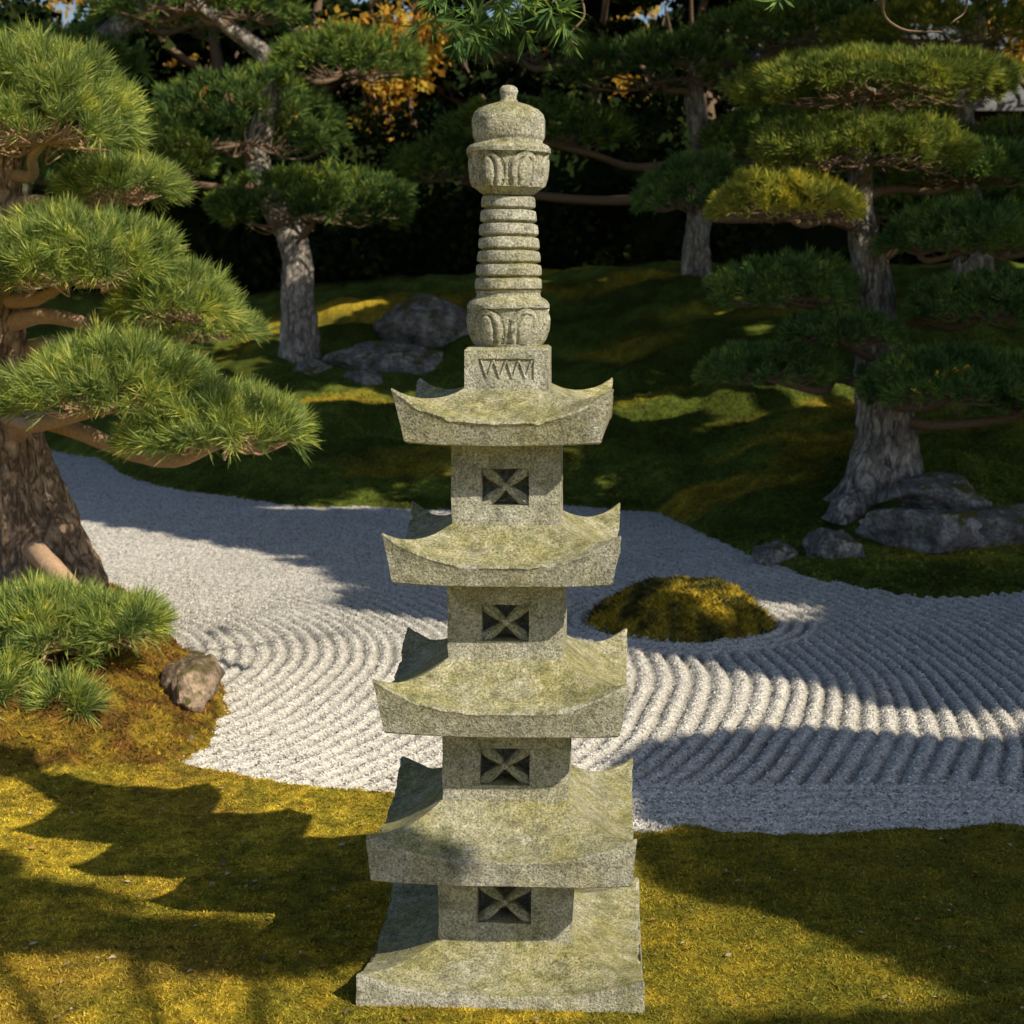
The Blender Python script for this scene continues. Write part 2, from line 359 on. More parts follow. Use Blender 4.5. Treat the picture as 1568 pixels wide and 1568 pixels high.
def body(name,hw,z0,z1,rw,r0,r1,seed):
    A=Acc();dep=.085
    for s in range(4):
        th=s*math.pi/2;c0,s0=math.cos(th),math.sin(th)
        def T(L):
            L=np.array(L,float);o=L.copy();o[:,0]=L[:,0]*c0-L[:,1]*s0;o[:,1]=L[:,0]*s0+L[:,1]*c0;return o
        def patch(x0,x1,za,zb,nx,nzz):
            xx,zz=np.meshgrid(np.linspace(x0,x1,nx),np.linspace(za,zb,nzz));
            A.add(T(np.c_[xx.ravel(),np.full(xx.size,-hw),zz.ravel()]),grid_faces(nzz,nx))
        patch(-hw,-rw,z0,z1,8,22);patch(rw,hw,z0,z1,8,22);patch(-rw,rw,r1,z1,14,6);patch(-rw,rw,z0,r0,14,8)
        c=[(-rw,r0),(rw,r0),(rw,r1),(-rw,r1)]
        db=min(dep,hw-rw-.004)
        for i in range(4):
            p,q=c[i],c[(i+1)%4]
            A.add(T([[p[0],-hw,p[1]],[q[0],-hw,q[1]],[q[0],-hw+db,q[1]],[p[0],-hw+db,p[1]]]),[[0,1,2,3]])
        A.add(T([[a,-hw+db,b] for a,b in c]),[[0,1,2,3]])
        zc=(r0+r1)/2;hh=(r1-r0)/2
        for sx in (-1,1):
            for sz in (-1,1):
                pts=[];m=13
                for i in range(m):
                    t=i/(m-1);w=.0050+.0070*math.sin(math.pi*min(1,t*.62))**1.0
                    bx=sx*rw*1.02*t;bz=zc+sz*hh*1.02*t
                    nx,nzv=-sz*hh,sx*rw;l=math.hypot(nx,nzv);nx/=l;nzv/=l
                    for q,dd in ((-1,.015),(-.5,.009),(0,.006),(.5,.009),(1,.015)):
                        pts.append([np.clip(bx+nx*w*q,-rw*.995,rw*.995),-hw+dd,np.clip(bz+nzv*w*q,r0+.0003,r1-.0003)])
                V=np.array(pts);V2=V.copy();V2[:,1]=-hw+.036
                f=grid_faces(m,5);A.add(T(V),f)
                for e in (0,4):
                    idx=np.arange(m)*5+e;VV2=np.vstack([V[idx],V2[idx]]);ff=[[i,i+1,m+i+1,m+i] for i in range(m-1)];A.add(T(VV2),ff)
        m=14;an=np.linspace(0,2*math.pi,m,endpoint=False)
        ct=np.array([[0,-hw+.003,zc]]);r1_=np.c_[.007*np.cos(an),np.full(m,-hw+.005),zc+.007*np.sin(an)];r2_=np.c_[.009*np.cos(an),np.full(m,-hw+.02),zc+.009*np.sin(an)]
        A.add(T(np.vstack([ct,r1_,r2_])),np.array([[0,1+i,1+(i+1)%m] for i in range(m)]));A.add(T(np.vstack([r1_,r2_])),np.array([[i,m+i,m+(i+1)%m,(i+1)%m] for i in range(m)]))
    V,F=A.get()
    V=jitter(V,.0013,seed)
    ob=mesh_np(name,V,F,STONE,False,None,P)
    bm=bmesh.new();bm.from_mesh(ob.data);bmesh.ops.remove_doubles(bm,verts=bm.verts,dist=.0004)
    for v in bm.verts:
        if abs(abs(v.co.x)-hw)<.004 and abs(abs(v.co.y)-hw)<.004:
            k=.997-.03*abs(fbm(np.array([v.co.z*40]),np.array([v.co.x*9]),0,2,3)[0]);v.co.x*=k;v.co.y*=k
    bmesh.ops.recalc_face_normals(bm,faces=bm.faces)
    bm.to_mesh(ob.data);bm.free();ob.data.shade_smooth();ob.data.set_sharp_from_angle(angle=math.radians(30))
body('storey_1',.146,.09,.28,.058,.140,.226,11)
body('storey_2',.1365,.40,.59,.054,.446,.528,12)
body('storey_3',.124,.712,.90,.050,.760,.838,13)
body('storey_4',.115,1.0,1.19,.049,1.050,1.130,14)
A=Acc();hb=.0887
for s in range(4):
    th=s*math.pi/2;c0,s0=math.cos(th),math.sin(th)
    def T(L):
        L=np.array(L,float);o=L.copy();o[:,0]=L[:,0]*c0-L[:,1]*s0;o[:,1]=L[:,0]*s0+L[:,1]*c0;return o
    x0,x1,z0,z1=-.058,.058,1.314,1.358;B=1.288;TT=1.376;D=.004
    for (a,b,c,d) in ((-hb,x0,B,TT),(x1,hb,B,TT),(x0,x1,B,z0),(x0,x1,z1,TT)):
        A.add(T([[a,-hb,c],[b,-hb,c],[b,-hb,d],[a,-hb,d]]),[[0,1,2,3]])
    cc=[(x0,z0),(x1,z0),(x1,z1),(x0,z1)]
    for i in range(4):
        p,q=cc[i],cc[(i+1)%4];A.add(T([[p[0],-hb,p[1]],[q[0],-hb,q[1]],[q[0],-hb+D,q[1]],[p[0],-hb+D,p[1]]]),[[0,1,2,3]])
    A.add(T([[a,-hb+D,b] for a,b in cc]),[[0,1,2,3]])
    zz=np.linspace(x0+.004,x1-.004,9)
    for i in range(8):
        a,b=zz[i],zz[i+1];za,zb=(z0+.003,z1-.003) if i%2 else (z1-.003,z0+.003)
        w=.0022
        pts=[[a-w,-hb+D,za],[a+w,-hb+D,za],[b+w,-hb+D,zb],[b-w,-hb+D,zb]]
        f=[[q[0],-hb+.001,q[2]] for q in pts]
        A.add(T(pts+f),[[4,5,6,7],[0,4,7,3],[1,2,6,5]])
    A.add(T([[-hb,-hb,TT],[hb,-hb,TT],[hb-.006,-hb+.006,TT+.005],[-hb+.006,-hb+.006,TT+.005]]),[[0,1,2,3]])
    A.add(T([[-hb+.006,-hb+.006,TT+.005],[hb-.006,-hb+.006,TT+.005],[0,0,TT+.006]]),[[0,1,2]])
V,F=A.get();mesh_np('spire_plinth',jitter(V,.0010,3),F,STONE,False,None,P)
prof=[(.066,1.374),(.069,1.383),(.077,1.396),(.084,1.415),(.0875,1.437),(.087,1.455),(.089,1.462),(.0885,1.470),(.083,1.478),(.070,1.486),(.068,1.494),(.0715,1.499),
(.0555,1.700),(.056,1.702),(.062,1.706),(.0755,1.716),(.080,1.73),(.084,1.76),(.086,1.782),(.0895,1.786),(.0895,1.795),(.085,1.801),(.072,1.807),(.0715,1.812),(.075,1.818),(.0768,1.835),(.0765,1.855),(.072,1.868),(.062,1.878),(.045,1.886),(.030,1.890),(.020,1.893),(.0165,1.898),(.0165,1.905),(.0195,1.914),(.018,1.921),(.012,1.926),(.001,1.928)]
pr=np.array(prof);L=np.r_[0,np.cumsum(np.hypot(np.diff(pr[:,0]),np.diff(pr[:,1])))]
u=np.linspace(0,L[-1],460);rr=np.interp(u,L,pr[:,0]);zz=np.interp(u,L,pr[:,1])
na=220;th=np.linspace(0,2*math.pi,na,endpoint=False)
TH,_=np.meshgrid(th,u);RR=np.repeat(rr[:,None],na,1);ZZ=np.repeat(zz[:,None],na,1)
m=(ZZ>1.499)&(ZZ<1.700);fr=((ZZ-1.499)/(.201/7))%1
groove=np.exp(-((np.minimum(fr,1-fr))/.09)**2)*.009;rnd=.0015*np.sin(fr*math.pi)
RR=np.where(m,RR-groove+rnd,RR)
def petals(z0,z1,n,phase):
    global RR
    t=(ZZ-z0)/(z1-z0);mm=(t>0)&(t<1);t=np.clip(t,0,1)
    a=(((TH+phase)/(2*math.pi/n))%1)*2-1
    edge=.96*np.clip(1-t**3.2,0,1)**.5*(.72+.28*t**.6);e=np.abs(a)-edge
    g=np.exp(-(e/.07)**2)*.0065
    e2=np.abs(a)-.58*np.clip(1-(t/.84)**3,0,1)**.5*(.6+.4*t);inn=np.exp(-(e2/.07)**2)*.005*(t<.84)
    lobe=.007*np.clip(-e2,0,.4)*(t<.84)
    notch=(e>.05)*.005
    RR=np.where(mm,RR-g-inn+lobe-notch,RR)
petals(1.386,1.462,6,math.pi/2)
petals(1.716,1.786,6,math.pi/2)
V=np.stack([RR*np.cos(TH),RR*np.sin(TH),ZZ],-1).reshape(-1,3)
mesh_np('spire_finial',jitter(V,.0017,7),grid_faces(len(u),na,True),STONE,True,None,P,sharp=50)

# ------------------------------------------------------------------ trees
def catmull(P,n):
    P=np.array(P,float);Q=np.vstack([2*P[0]-P[1],P,2*P[-1]-P[-2]]);o=[]
    for i in range(1,len(Q)-2):
        for t in np.linspace(0,1,n,endpoint=False):
            o.append(.5*((2*Q[i])+(-Q[i-1]+Q[i+1])*t+(2*Q[i-1]-5*Q[i]+4*Q[i+1]-Q[i+2])*t*t+(-Q[i-1]+3*Q[i]-3*Q[i+1]+Q[i+2])*t**3))
    o.append(Q[-2]);return np.array(o)
def tube(acc,pts,rad,sides=8,sub=4,rough=0,seed=0,flare=0):
    D=catmull(np.c_[np.array(pts,float),np.array(rad,float)],sub);C=D[:,:3];r=np.maximum(D[:,3],.0008)
    Tn=np.gradient(C,axis=0);Tn/=np.linalg.norm(Tn,axis=1)[:,None]+1e-9
    up=np.array([.13,1,.21]) if abs(Tn[0][1])<.8 else np.array([1,.1,.2])
    A=np.cross(Tn,up);A/=np.linalg.norm(A,axis=1)[:,None];B=np.cross(Tn,A)
    th=np.linspace(0,2*math.pi,sides,endpoint=False)
    s=np.r_[0,np.cumsum(np.linalg.norm(np.diff(C,axis=0),axis=1))]
    S,TH=np.meshgrid(s,th,indexing='ij');Rr=np.repeat(r[:,None],sides,1)
    if rough:
        q=fbm(np.cos(TH)*2.6+seed,np.sin(TH)*2.6,S*5,3,seed);q2=fbm(np.cos(TH)*6,np.sin(TH)*6,S*14,2,seed+4)
        Rr=Rr*(1+rough*q+rough*.6*q2)
        if flare: Rr=Rr*(1+flare*np.exp(-S/.22)*np.clip(np.sin(TH*4+seed)+.3*np.sin(TH*7),-.2,1))
    V=C[:,None]+Rr[...,None]*(np.cos(TH)[...,None]*A[:,None]+np.sin(TH)[...,None]*B[:,None])
    acc.add(V.reshape(-1,3),grid_faces(len(C),sides,True))
def needles(Pn,D,m,L,w,amax=62):
    n=len(Pn);Pn=np.repeat(Pn,m,0);D=np.repeat(D,m,0);N_=n*m
    q=R.normal(0,1,(N_,3));q-=D*(q*D).sum(1)[:,None];q/=np.linalg.norm(q,axis=1)[:,None]
    an=np.radians(R.uniform(5,amax,N_));d=D*np.cos(an)[:,None]+q*np.sin(an)[:,None]
    ln=L*R.uniform(.7,1.1,N_);b=Pn+D*(R.uniform(-.25,.2,N_)*L)[:,None]
    sd=np.cross(d,R.normal(0,1,(N_,3)));sd/=np.linalg.norm(sd,axis=1)[:,None];sd*=w/2
    mid=b+d*(ln*.55)[:,None];tip=b+d*ln[:,None]
    V=np.stack([b,mid-sd,mid+sd,tip],1).reshape(-1,3)
    i=4*np.arange(N_)[:,None];F=np.vstack([i+np.array([0,1,2]),i+np.array([1,3,2])]);return V,F
def pine(name,pts,rad,pads,L,w,m,bark,twig,nmats,sp,twn=14,tr=.010,flare=.3,seed=0,dj=.18):
    base=np.array(pts[0]);root=empty(name,tuple(base));A=Acc();tube(A,pts,rad,44,14,.17,seed,flare)
    V,F=A.get();mesh_np('trunk',V,F,bark,True,None,root,base)
    T=Acc();NV=[Acc() for _ in nmats];C=catmull(pts,8)
    for pi,pd in enumerate(pads):
        x,y,zb,rx,ry,h=pd[:6];mi=pd[6] if len(pd)>6 else 0;c=np.array([x,y,zb+.10*h])
        cand=np.abs(C[:,2]-(zb-.12*rx))+.15*np.linalg.norm(C[:,:2]-c[:2],axis=1);j=int(np.argmin(cand));s0=C[j]
        dd=c-s0;l=np.linalg.norm(dd)
        mid1=s0+dd*.35+np.array([R.normal()*.06*l,R.normal()*.06*l,.08*l*R.normal()]);mid2=s0+dd*.7+np.array([R.normal()*.07*l,R.normal()*.07*l,-.05*l])
        br=max(tr*2.2,.07*l**.5*.5)
        tube(T,[s0,mid1,mid2,c],[br*1.3,br,br*.8,br*.5],8,5,.12,pi)
        area=2*math.pi*rx*ry*.75+math.pi*(rx+ry)*h*.4;nt=int(area/sp**2)
        zc=R.uniform(0.0,1,nt);a=R.random(nt)*6.2832;rc=np.sqrt(1-zc**2)
        lob=1+.20*noise3(np.cos(a)*1.9+pi*3,np.sin(a)*1.9,zc*2,seed+pi)+.13*noise3(np.cos(a)*4.5+pi,np.sin(a)*4.5,zc*4,seed+pi+50)
        inner=np.where(R.random(nt)<.15,R.uniform(.6,.9,nt),1)
        px_=rc*np.cos(a)*lob*inner;py_=rc*np.sin(a)*lob*inner
        hz=max(h-L*.95,.25*h)
        Pp=np.stack([x+px_*(rx-L*.7),y+py_*(ry-L*.7),zb+L*.30+zc**.9*hz*lob*inner+R.normal(0,.02*h,nt)],1)
        Dn=np.stack([rc*np.cos(a)*.85,rc*np.sin(a)*.85,zc*.9+.26],1)+R.normal(0,dj,(nt,3));Dn/=np.linalg.norm(Dn,axis=1)[:,None]
        NV[mi].add(*needles(Pp,Dn,m,L,w))
        for k in range(twn):
            aa=k/twn*6.28+R.normal()*.2;rf=R.uniform(.6,.95)
            e=np.array([x+(rx-L*.6)*rf*math.cos(aa),y+(ry-L*.6)*rf*math.sin(aa),zb+L*.25+h*R.uniform(-.02,.12)])
            m1=c+(e-c)*.35+R.normal(0,.06*rx,3)*[1,1,.6];m2=c+(e-c)*.7+R.normal(0,.06*rx,3)*[1,1,.6];m2[2]-=.05*rx
            tube(T,[c,m1,m2,e],[tr,tr*.8,tr*.6,tr*.35],5,4)
            for q in range(3):
                b0=m1*(1-q*.4)+m2*q*.4;e2=b0+np.array([rx*.22*math.cos(aa+R.normal()*.9),ry*.22*math.sin(aa+R.normal()*.9),h*R.uniform(.05,.22)])
                tube(T,[b0,(b0+e2)/2+R.normal(0,.012,3),e2],[tr*.55,tr*.45,tr*.3],4,3)
    V,F=T.get();mesh_np('branches',V,F,twig,True,None,root,base)
    for i,(nv,mt) in enumerate(zip(NV,nmats)):
        if nv.n: V,F=nv.get();mesh_np('needles_%d'%(i+1),V,F,mt,False,None,root,base)
pine('pine_tree',[(-2.03,6.9,-.05),(-2.046,6.9,.137),(-2.107,6.9,.417),(-2.187,6.9,.682),(-2.236,6.88,1.0),(-2.242,6.85,1.343),(-2.212,6.8,1.626),(-2.176,6.8,1.877),(-2.098,6.75,2.098),(-1.95,6.7,2.3)],
 [.30,.25,.195,.165,.13,.12,.10,.08,.055,.03],
 [(-1.86,6.4,2.04,.38,.40,.45),(-2.3,6.6,2.1,.35,.4,.5),(-1.70,6.95,1.88,.29,.34,.20),(-1.75,6.3,1.50,.45,.44,.33),(-1.36,6.35,1.36,.28,.3,.26),(-2.2,6.2,1.50,.35,.4,.32),(-1.45,7.05,1.27,.32,.32,.18),
  (-1.54,6.1,1.02,.42,.42,.33),(-1.14,6.05,.88,.37,.36,.27),(-1.62,5.4,.24,.30,.32,.25),(-1.36,5.35,.28,.19,.2,.19),(-1.47,5.05,.09,.15,.13,.17),(-1.74,5.1,.10,.2,.2,.24)],
 .105,.0040,44,BARKA,TWIG,[NA],.061,24,.008,.35,seed=3,dj=.30)
pine('pine_tree',[(2.24,9.5,.1),(2.26,9.5,.31),(2.275,9.5,.61),(2.24,9.5,.892),(2.2,9.5,1.284),(2.155,9.5,1.595),(2.08,9.5,1.90),(2.07,9.5,2.21),(2.075,9.5,2.51),(2.12,9.5,2.68)],
 [.32,.25,.185,.165,.125,.11,.08,.065,.05,.03],
 [(2.12,9.4,2.60,.84,.7,.29,1),(2.05,9.3,2.2,.66,.6,.32,1),(2.72,9.6,2.12,.46,.5,.28),(1.56,9.1,1.90,.47,.42,.28,2),(1.22,10.3,2.0,.42,.5,.38),(2.64,9.2,1.70,.54,.5,.30),(2.74,9.1,1.32,.50,.5,.29),
  (1.6,9.3,1.41,.46,.42,.31),(1.88,9.1,1.19,.36,.34,.22),(1.50,9.2,.96,.42,.38,.24),(2.5,8.9,.86,.56,.45,.34),(3.0,9.0,.80,.38,.4,.28)],
 .078,.0062,32,BARKC,TWIGD,[NC,NY,NYY],.062,14,.010,.45,seed=5)
pine('pine_tree',[(-2.15,16,.5),(-2.15,16,.84),(-2.17,16,1.53),(-2.2,16,1.985),(-2.46,16,2.5),(-2.55,16,2.886),(-2.38,16,3.394),(-2.43,16,3.77),(-2.8,16,4.08),(-3.25,16,4.4)],
 [.27,.21,.16,.15,.13,.12,.11,.09,.07,.05],
 [(-2.67,15.8,2.84,1.08,.9,.78),(-1.95,15.8,2.12,1.08,.9,.58),(-1.66,16,3.56,.8,.7,.52),(-3.1,16,4.15,1.1,.8,.6),(-3.5,15.7,2.6,.6,.6,.5)],
 .13,.013,26,BARKC,TWIGD,[NB],.115,10,.018,.3,seed=8)
pine('pine_tree',[(2.25,19,1.2),(2.2,19,2.0),(2.3,19,2.9),(2.15,19,3.8),(2.3,19,4.6)],[.22,.16,.13,.11,.07],
 [(1.75,18.8,3.85,1.2,.9,.6),(.3,19.2,3.2,1.2,1,.6),(3.3,19,4.3,1.3,1,.6),(3.2,18.7,3.0,1.1,.9,.6),(.1,19.5,4.2,1.0,.8,.6),(-.6,19.6,2.8,1.0,.9,.6)],.16,.018,20,BARKC,TWIGD,[NB],.16,8,.02,.3,seed=9)
pine('pine_tree',[(5.0,17,1.2),(4.9,17,2.0),(4.7,17,3.2),(4.9,17,4.4)],[.28,.2,.17,.1],
 [(4.6,17,4.0,1.3,1,.5,1),(5.3,16.6,2.7,1.1,.9,.55),(4.2,17.3,2.2,1.1,.9,.55),(6.0,17,2.0,1.1,.9,.6),(3.7,17,3.2,1,.8,.5)],.15,.017,20,BARKC,TWIGD,[NB,NY],.15,8,.02,.3,seed=10)
pine('pine_tree',[(-6,18,.8),(-5.8,18,2.0),(-5.4,18,3.2),(-4.6,18,4.2),(-3.6,18,4.9)],[.3,.22,.18,.14,.1],
 [(-5.2,18,3.9,1.2,1,.5),(-4.2,18.2,2.9,1.1,.9,.5),(-6,17.8,2.6,1.1,.9,.5),(-3.6,18.3,4.4,1.2,.9,.6)],.16,.018,20,BARKC,TWIGD,[NC],.16,8,.02,.3,seed=12)

def leafquads(C,size):
    n=len(C);u=R.normal(0,1,(n,3));u/=np.linalg.norm(u,axis=1)[:,None];v=np.cross(u,R.normal(0,1,(n,3)));v/=np.linalg.norm(v,axis=1)[:,None]
    s=(size*R.uniform(.6,1.2,n)/2)[:,None];u=u*s;v=v*s*.7
    return np.stack([C-u,C-v,C+u,C+v],1).reshape(-1,3),np.arange(4*n).reshape(-1,4)
def leafobj(name,blobs,size,mat,parent=None,origin=(0,0,0)):
    A=Acc()
    for (x,y,z,rx,ry,rz,n) in blobs:
        d=R.normal(0,1,(n,3));d/=np.linalg.norm(d,axis=1)[:,None];r=R.random(n)**.45
        A.add(*leafquads(np.array([x,y,z])+d*r[:,None]*np.array([rx,ry,rz]),size))
    V,F=A.get();return mesh_np(name,V,F,mat,False,None,parent,origin)
hx=np.arange(-16,16,.4);hz=np.linspace(.6,4.0,12)
X,Z=np.meshgrid(hx,hz);x=X.ravel();z=Z.ravel();yy=22.8+.5*fbm(x*.8,z*.9,0,3,61)+.15*(z-1)
top=3.9+.7*fbm(hx*.5,hx*0,0,3,66);top=np.where(hx>5.4,3.2,top)
z=z*np.tile(top,len(hz))/4.0
HR=empty('hedge',(0,22.5,1.5))
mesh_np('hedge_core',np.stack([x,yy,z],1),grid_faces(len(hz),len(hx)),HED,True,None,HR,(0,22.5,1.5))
bl=[]
for _ in range(140):
    a=R.uniform(-13,13);bl.append((a,R.uniform(21.8,22.8),R.uniform(1.6,3.9) if a<5.6 else R.uniform(1.5,2.8),.8,.6,.5,230))
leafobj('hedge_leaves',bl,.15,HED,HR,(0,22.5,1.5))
def bgtree(x,y,zc,sp_,n,mat,size,count,name='broadleaf_tree'):
    root=empty(name,(x,y,1.5));A=Acc();tr=.17 if sp_>1.2 else .07;tube(A,[(x,y,1.2),(x+.2,y,3),(x-.1,y,zc),(x+.1,y,zc+1)],[tr,tr*.75,tr*.5,tr*.2],10,5,.1,2)
    for i in range(7):
        a=R.random()*6.28;tube(A,[(x,y,zc-1),(x+math.cos(a)*.7*sp_,y+math.sin(a)*.6*sp_,zc-.3),(x+math.cos(a)*sp_,y+math.sin(a)*sp_,zc+R.uniform(0,1))],[tr*.4,tr*.25,.012],6,4)
    V,F=A.get();mesh_np('trunk',V,F,TWIGD,True,None,root,(x,y,1.5))
    bl=[(x+R.normal()*sp_*.55,y+R.normal()*sp_*.4,zc+R.normal()*.7*min(sp_,1.2),R.uniform(.3,.6),R.uniform(.3,.6),R.uniform(.15,.3),n) for _ in range(count)]
    leafobj('leaves',bl,size,mat,root,(x,y,1.5))
for (x,y,zc) in [(-9,24.5,5),(-6.3,25,4.8),(-4.4,24.3,5.6),(-2.9,24.8,5.4),(-.2,24.6,5.0),(1.2,24.6,5.6),(2.9,24.2,5.2),(4.6,24.6,5.9),(-11.5,25,4.5)]:
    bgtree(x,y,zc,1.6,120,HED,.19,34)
for (x,y,zc,s_) in [(-1.85,23.6,4.5,.4),(-1.55,23.6,5.4,.6),(7.6,23.3,5.2,.9),(-8.2,27,5.2,1.3),(7.9,30,7.2,1.3),(1.4,28.5,5.4,1.4),(-4.9,28.5,4.8,1.3)]:
    bgtree(x,y,zc,s_,50 if s_<.6 else 70,MAPY,.14,12 if s_<1 else 28,'maple_tree')
for (x,y) in [(-14,34),(-9,36),(-6.5,33),(-3,34),(0,33),(3,34),(6,35),(10,33),(16,36),(-19,35)]:
    bgtree(x,y,5.6,3.0,280,HED,.42,75)
H=empty('garden_house',(8.2,25.5,1.8))
WALL=m_plain('plaster',(.70,.60,.46));WOOD=m_plain('dark_timber',(.07,.045,.03));TILE=m_plain('roof_tile',(.16,.17,.19),.6)
A=Acc();box(A,4.2,13,25,29,1.4,4.25);V,F=A.get();mesh_np('walls',V,F,WALL,False,None,H,(8.2,25.5,1.8))
A=Acc()
for i in range(9): xx=4.2+i*1.1;box(A,xx-.07,xx+.07,24.9,25.05,1.4,4.25)
for zq in (1.5,2.9,4.1): box(A,4.1,13.1,24.92,25.03,zq,zq+.14)
V,F=A.get();mesh_np('timber_frame',V,F,WOOD,False,None,H,(8.2,25.5,1.8))
A=Acc();A.add([[3.2,24.4,4.35],[14,24.4,4.35],[14,27,5.9],[3.2,27,5.9],[3.2,30,4.2],[14,30,4.2],[3.2,24.4,4.2],[14,24.4,4.2]],[[0,1,2,3],[3,2,5,4],[6,7,1,0]])
for i in range(36): xx=3.2+i*.3;A.add([[xx,24.36,4.39],[xx+.12,24.36,4.39],[xx+.12,27,5.96],[xx,27,5.96],[xx,24.36,4.29],[xx+.12,24.36,4.29]],[[0,1,2,3],[4,5,1,0]])
V,F=A.get();mesh_np('tiled_roof',V,F,TILE,False,None,H,(8.2,25.5,1.8))

def rock(x,y,z,rx,ry,rz,seed,mat=None,name='garden_rock'):
    bm=bmesh.new();bmesh.ops.create_icosphere(bm,subdivisions=5,radius=1);V=np.array([v.co for v in bm.verts]);F=np.array([[v.index for v in f.verts] for f in bm.faces]);bm.free()
    rg=np.random.default_rng(seed)
    for _ in range(9):
        nn=rg.normal(0,1,3);nn/=np.linalg.norm(nn);dd=V@nn;lim=rg.uniform(.55,.85);V=V-np.clip(dd-lim,0,None)[:,None]*nn
    d=1+.30*fbm(V[:,0]*1.5+seed,V[:,1]*1.5,V[:,2]*1.5,3,seed)+.12*np.abs(fbm(V[:,0]*5,V[:,1]*5,V[:,2]*5,3,seed+3))
    V=V*d[:,None]*1.2*np.array([rx,ry,rz])
    mesh_np(name,V+np.array([x,y,z]),F,mat or ROCK,True,None,None,(x,y,z),sharp=60)
rock(2.35,8.7,.14,.34,.22,.16,1);rock(2.8,8.65,.16,.34,.22,.15,2);rock(2.55,9.1,.28,.3,.2,.12,17)
rock(1.8,8.6,.08,.13,.12,.11,3);rock(1.44,8.62,.03,.12,.1,.08,4)
rock(-1.17,5.6,.02,.10,.30,.13,5,ROCKB);rock(-1.14,5.08,.0,.06,.05,.04,6);rock(-1.24,5.0,.0,.035,.03,.03,16)
rock(-.95,17,.95,.5,.35,.36,8);rock(-1.25,15.6,.75,.5,.25,.2,9);rock(-1.4,14.8,.62,.16,.14,.14,10);rock(-2.0,15.3,.7,.2,.15,.12,11)

# overhanging branch
A=Acc();NV=Acc()
B0=[(1.9,3.6,3.3),(1.1,4.3,2.75),(.45,4.8,2.52),(.2,4.95,2.42)]
tube(A,B0,[.03,.02,.012,.009],8,6,.1,2)
ends=[[(.2,4.95,2.42),(.0,5,2.41),(-.12,5.05,2.35),(-.14,5.05,2.30)],[(.2,4.95,2.42),(.22,4.95,2.33),(.17,4.95,2.27),(.2,4.93,2.24)],[(.45,4.8,2.52),(.3,4.9,2.44),(.12,4.9,2.36)],[(.2,4.95,2.42),(-.05,5,2.46),(-.28,5,2.38)],
 [(1.1,4.3,2.75),(1.15,4.6,2.5),(1.12,4.9,2.36),(1.2,5,2.30),(1.33,5,2.29)],[(1.1,4.3,2.75),(1.3,4.7,2.5),(1.4,5,2.37),(1.36,5,2.32)],[(1.1,4.3,2.75),(.95,4.7,2.5),(.85,5,2.42)]]
for e in ends: tube(A,e,[.005]+[.004]*(len(e)-2)+[.002],6,5,.2)
root=empty('tree_branch',B0[0]);V,F=A.get();mesh_np('twigs',V,F,TWIGD,True,None,root,B0[0])
tp=[];td=[]
for ei,(cx,cy,cz,k) in enumerate([(-.13,5.03,2.31,13),(.0,5,2.37,10),(.12,4.92,2.35,6),(-.24,5,2.36,7),(.2,4.93,2.25,2),(.86,5,2.43,3),(.05,5,2.45,8)]):
    for i in range(k):
        tp.append([cx+R.normal()*.05,cy+R.normal()*.05,cz+R.normal()*.03]);v=np.array([R.normal()*.7,R.normal()*.5,-.4+R.normal()*.4]);td.append(v/np.linalg.norm(v))
NV.add(*needles(np.array(tp),np.array(td),14,.085,.010));V,F=NV.get();mesh_np('needles',V,F,NC,False,None,root,B0[0])

# ------------------------------------------------------------------ unseen trees added right of / behind the viewpoint, crowns shaped for the dappled shade
def crown(name,trunk,rad,pads,leaf,dens,limbs=14):
    base=trunk[0];root=empty(name,base);A=Acc();tube(A,trunk,rad,14,8,.1,1,.2);C=np.array(trunk[-1])
    idx=R.choice(len(pads),min(limbs,len(pads)),replace=False)
    for i in idx:
        p=np.array(pads[i][:3]);s0=np.array(trunk[-2])*.5+C*.5;mid=(s0+p)/2;mid[2]-=.1
        tube(A,[s0,mid,p],[rad[-1]*.7,rad[-1]*.4,.015],6,4)
    V,F=A.get();mesh_np('trunk',V,F,BARKC,True,None,root,base)
    leafobj('leaves',[(x,y,z,rx,ry,rz,int(math.pi*rx*ry*dens)+20) for x,y,z,rx,ry,rz in pads],leaf,CAN,root,base)
SX,SY=.902,.778
def up(gx,gy,rx,ry,z,rz=.05): return (gx+SX*z,gy-SY*z,z,rx,ry,rz)
left=[up(-.92,3.47,.40,.11,3.6),up(-1.35,3.66,.42,.20,3.7),up(-1.65,3.85,.4,.28,3.7),up(-.60,3.36,.25,.11,3.6),up(-1.25,3.53,.4,.13,3.6),up(-1.6,3.62,.3,.15,3.6),up(-.78,3.49,.2,.09,3.6)]
crown('unseen_shade_tree',[(2.3,-.6,-.1),(2.3,-.55,1.5),(2.35,-.5,2.8),(2.3,-.3,3.5)],[.12,.09,.07,.05],left,.075,3800,4)
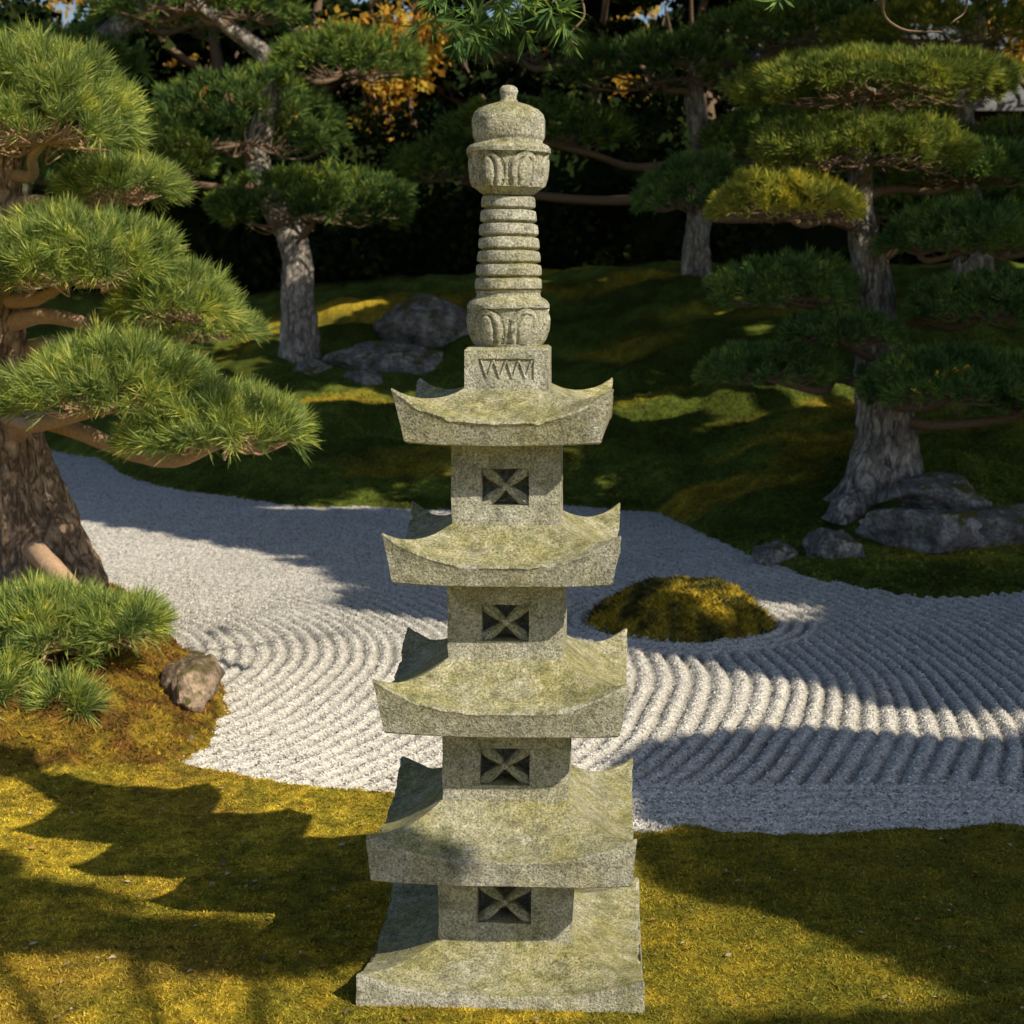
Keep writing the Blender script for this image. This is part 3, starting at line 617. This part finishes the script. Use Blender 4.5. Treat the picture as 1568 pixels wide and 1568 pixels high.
near=[up(.70,4.08,.36,.18,3.9),up(1.12,3.95,.42,.34,4.0),up(1.5,3.7,.45,.6,4),up(1.3,3.05,.45,.13,4.0),up(.72,3.02,.34,.07,4.0),up(1.5,3.3,.4,.4,4),
 up(.95,3.76,.26,.16,4.0),up(1.15,3.52,.28,.2,4.0),up(1.2,3.3,.24,.14,4.0),up(.62,3.90,.24,.13,4.0),up(.5,4.10,.2,.14,4.0),up(.82,3.66,.24,.12,4.0),up(1.02,3.44,.22,.12,4.0),up(.58,3.83,.16,.10,4.0),
 up(.47,3.84,.14,.12,4.0),up(.60,3.73,.16,.12,4.0),up(.76,3.60,.16,.12,4.0),up(.90,3.47,.16,.12,4.0),up(1.0,3.32,.16,.13,4.0),up(1.12,3.18,.16,.12,4.0),up(.92,3.62,.18,.12,4.0),up(1.1,3.38,.18,.12,4.0),up(.48,3.98,.14,.14,4.0),
 up(.72,4.75,.40,.47,4.2),up(1.3,4.72,.5,.5,4.2),up(1.95,4.6,.5,.7,4.1),up(1.0,5.08,.45,.22,4.15),up(.75,4.4,.4,.2,4.1),up(1.4,4.3,.5,.25,4.1),up(1.5,4.98,.4,.2,4.1)]
crown('unseen_shade_tree',[(5.2,-.2,-.1),(5.1,-.1,1.5),(5.0,.1,2.8),(4.9,.3,3.8)],[.2,.15,.12,.08],near,.085,3600,8)
pads=[];yl=lambda q:np.interp(q,[-8,-2.9,-1.17,-.28,.5,1.6,4],[12,10.4,8.84,7.1,6.6,5.6,5.2])
gaps=[(-.2,11.2,.95,.6),(1.1,13.4,1.0,.18),(-1.9,14.5,.8,.4),(2.3,12.9,.4,.18),(-1.5,10.9,.6,.10),(.75,7.25,.33,.22)]
for gx_ in np.arange(-7,7.5,.55):
    for gy_ in np.arange(5.4,19.2,.55):
        a=gx_+R.normal()*.08;b=gy_+R.normal()*.08
        if b-.36<yl(a): continue
        if any(((a-g[0])/(g[2]+.3))**2+((b-g[1])/(g[3]+.3))**2<1 for g in gaps): continue
        if R.random()<.03: continue
        if a<-3 and b>15.5 and (b>17.3 or R.random()<.5): continue
        pads.append(up(a,b,.50,.50,6+R.normal()*.2))
for t in np.linspace(0,1,20):
    q=-2.9+t*5.2;pads.append(up(q,yl(q)+.24,.30,.22,6))
crown('unseen_shade_tree',[(8.5,4.5,0),(8.2,4.6,2.5),(7.6,4.8,4.4),(7,5,5.8)],[.4,.3,.24,.16],pads,.22,420,24)
pads=[up(gx_+R.normal()*.2,gy_+R.normal()*.2,.8,.8,9,.2) for gx_ in np.arange(-15,9,1.0) for gy_ in np.arange(18.8,25.6,1.0) if R.random()<.90 and not (gx_<-2 and gy_<20)]  # added unseen crown above the frame, keeps sun off the hedge
crown('unseen_shade_tree',[(14,13,1),(13,13,4),(11,13.5,7),(9,14,8.8)],[.6,.5,.4,.25],pads,.4,70,30)

# ------------------------------------------------------------------ light, sky, camera
S=Vector((.58,-.50,.643)).normalized()
sl=bpy.data.lights.new('sun','SUN');sl.energy=5;sl.angle=math.radians(.5);sl.color=(1,.87,.66)
so=bpy.data.objects.new('sun',sl);so.rotation_euler=S.to_track_quat('Z','Y').to_euler();so.location=(6,-4,7);SC.collection.objects.link(so)
w=bpy.data.worlds.new('World');SC.world=w;w.use_nodes=True;nt=w.node_tree
bg=nt.nodes['Background'];sk=nt.nodes.new('ShaderNodeTexSky');sk.sky_type='NISHITA';sk.sun_disc=False
sk.sun_elevation=math.radians(40);sk.sun_rotation=math.atan2(.58,-.50);nt.links.new(sk.outputs[0],bg.inputs[0]);bg.inputs[1].default_value=.09
cam=bpy.data.cameras.new('camera');co=bpy.data.objects.new('camera',cam);SC.collection.objects.link(co)
co.location=(0,0,1.5);co.rotation_euler=(math.radians(90-8.05),0,0)
cam.sensor_width=36;cam.lens=55.1;cam.clip_end=2000;cam.dof.use_dof=True;cam.dof.focus_distance=3.75;cam.dof.aperture_fstop=7
SC.camera=co
SC.view_settings.view_transform='Standard';SC.view_settings.look='None';SC.view_settings.exposure=0
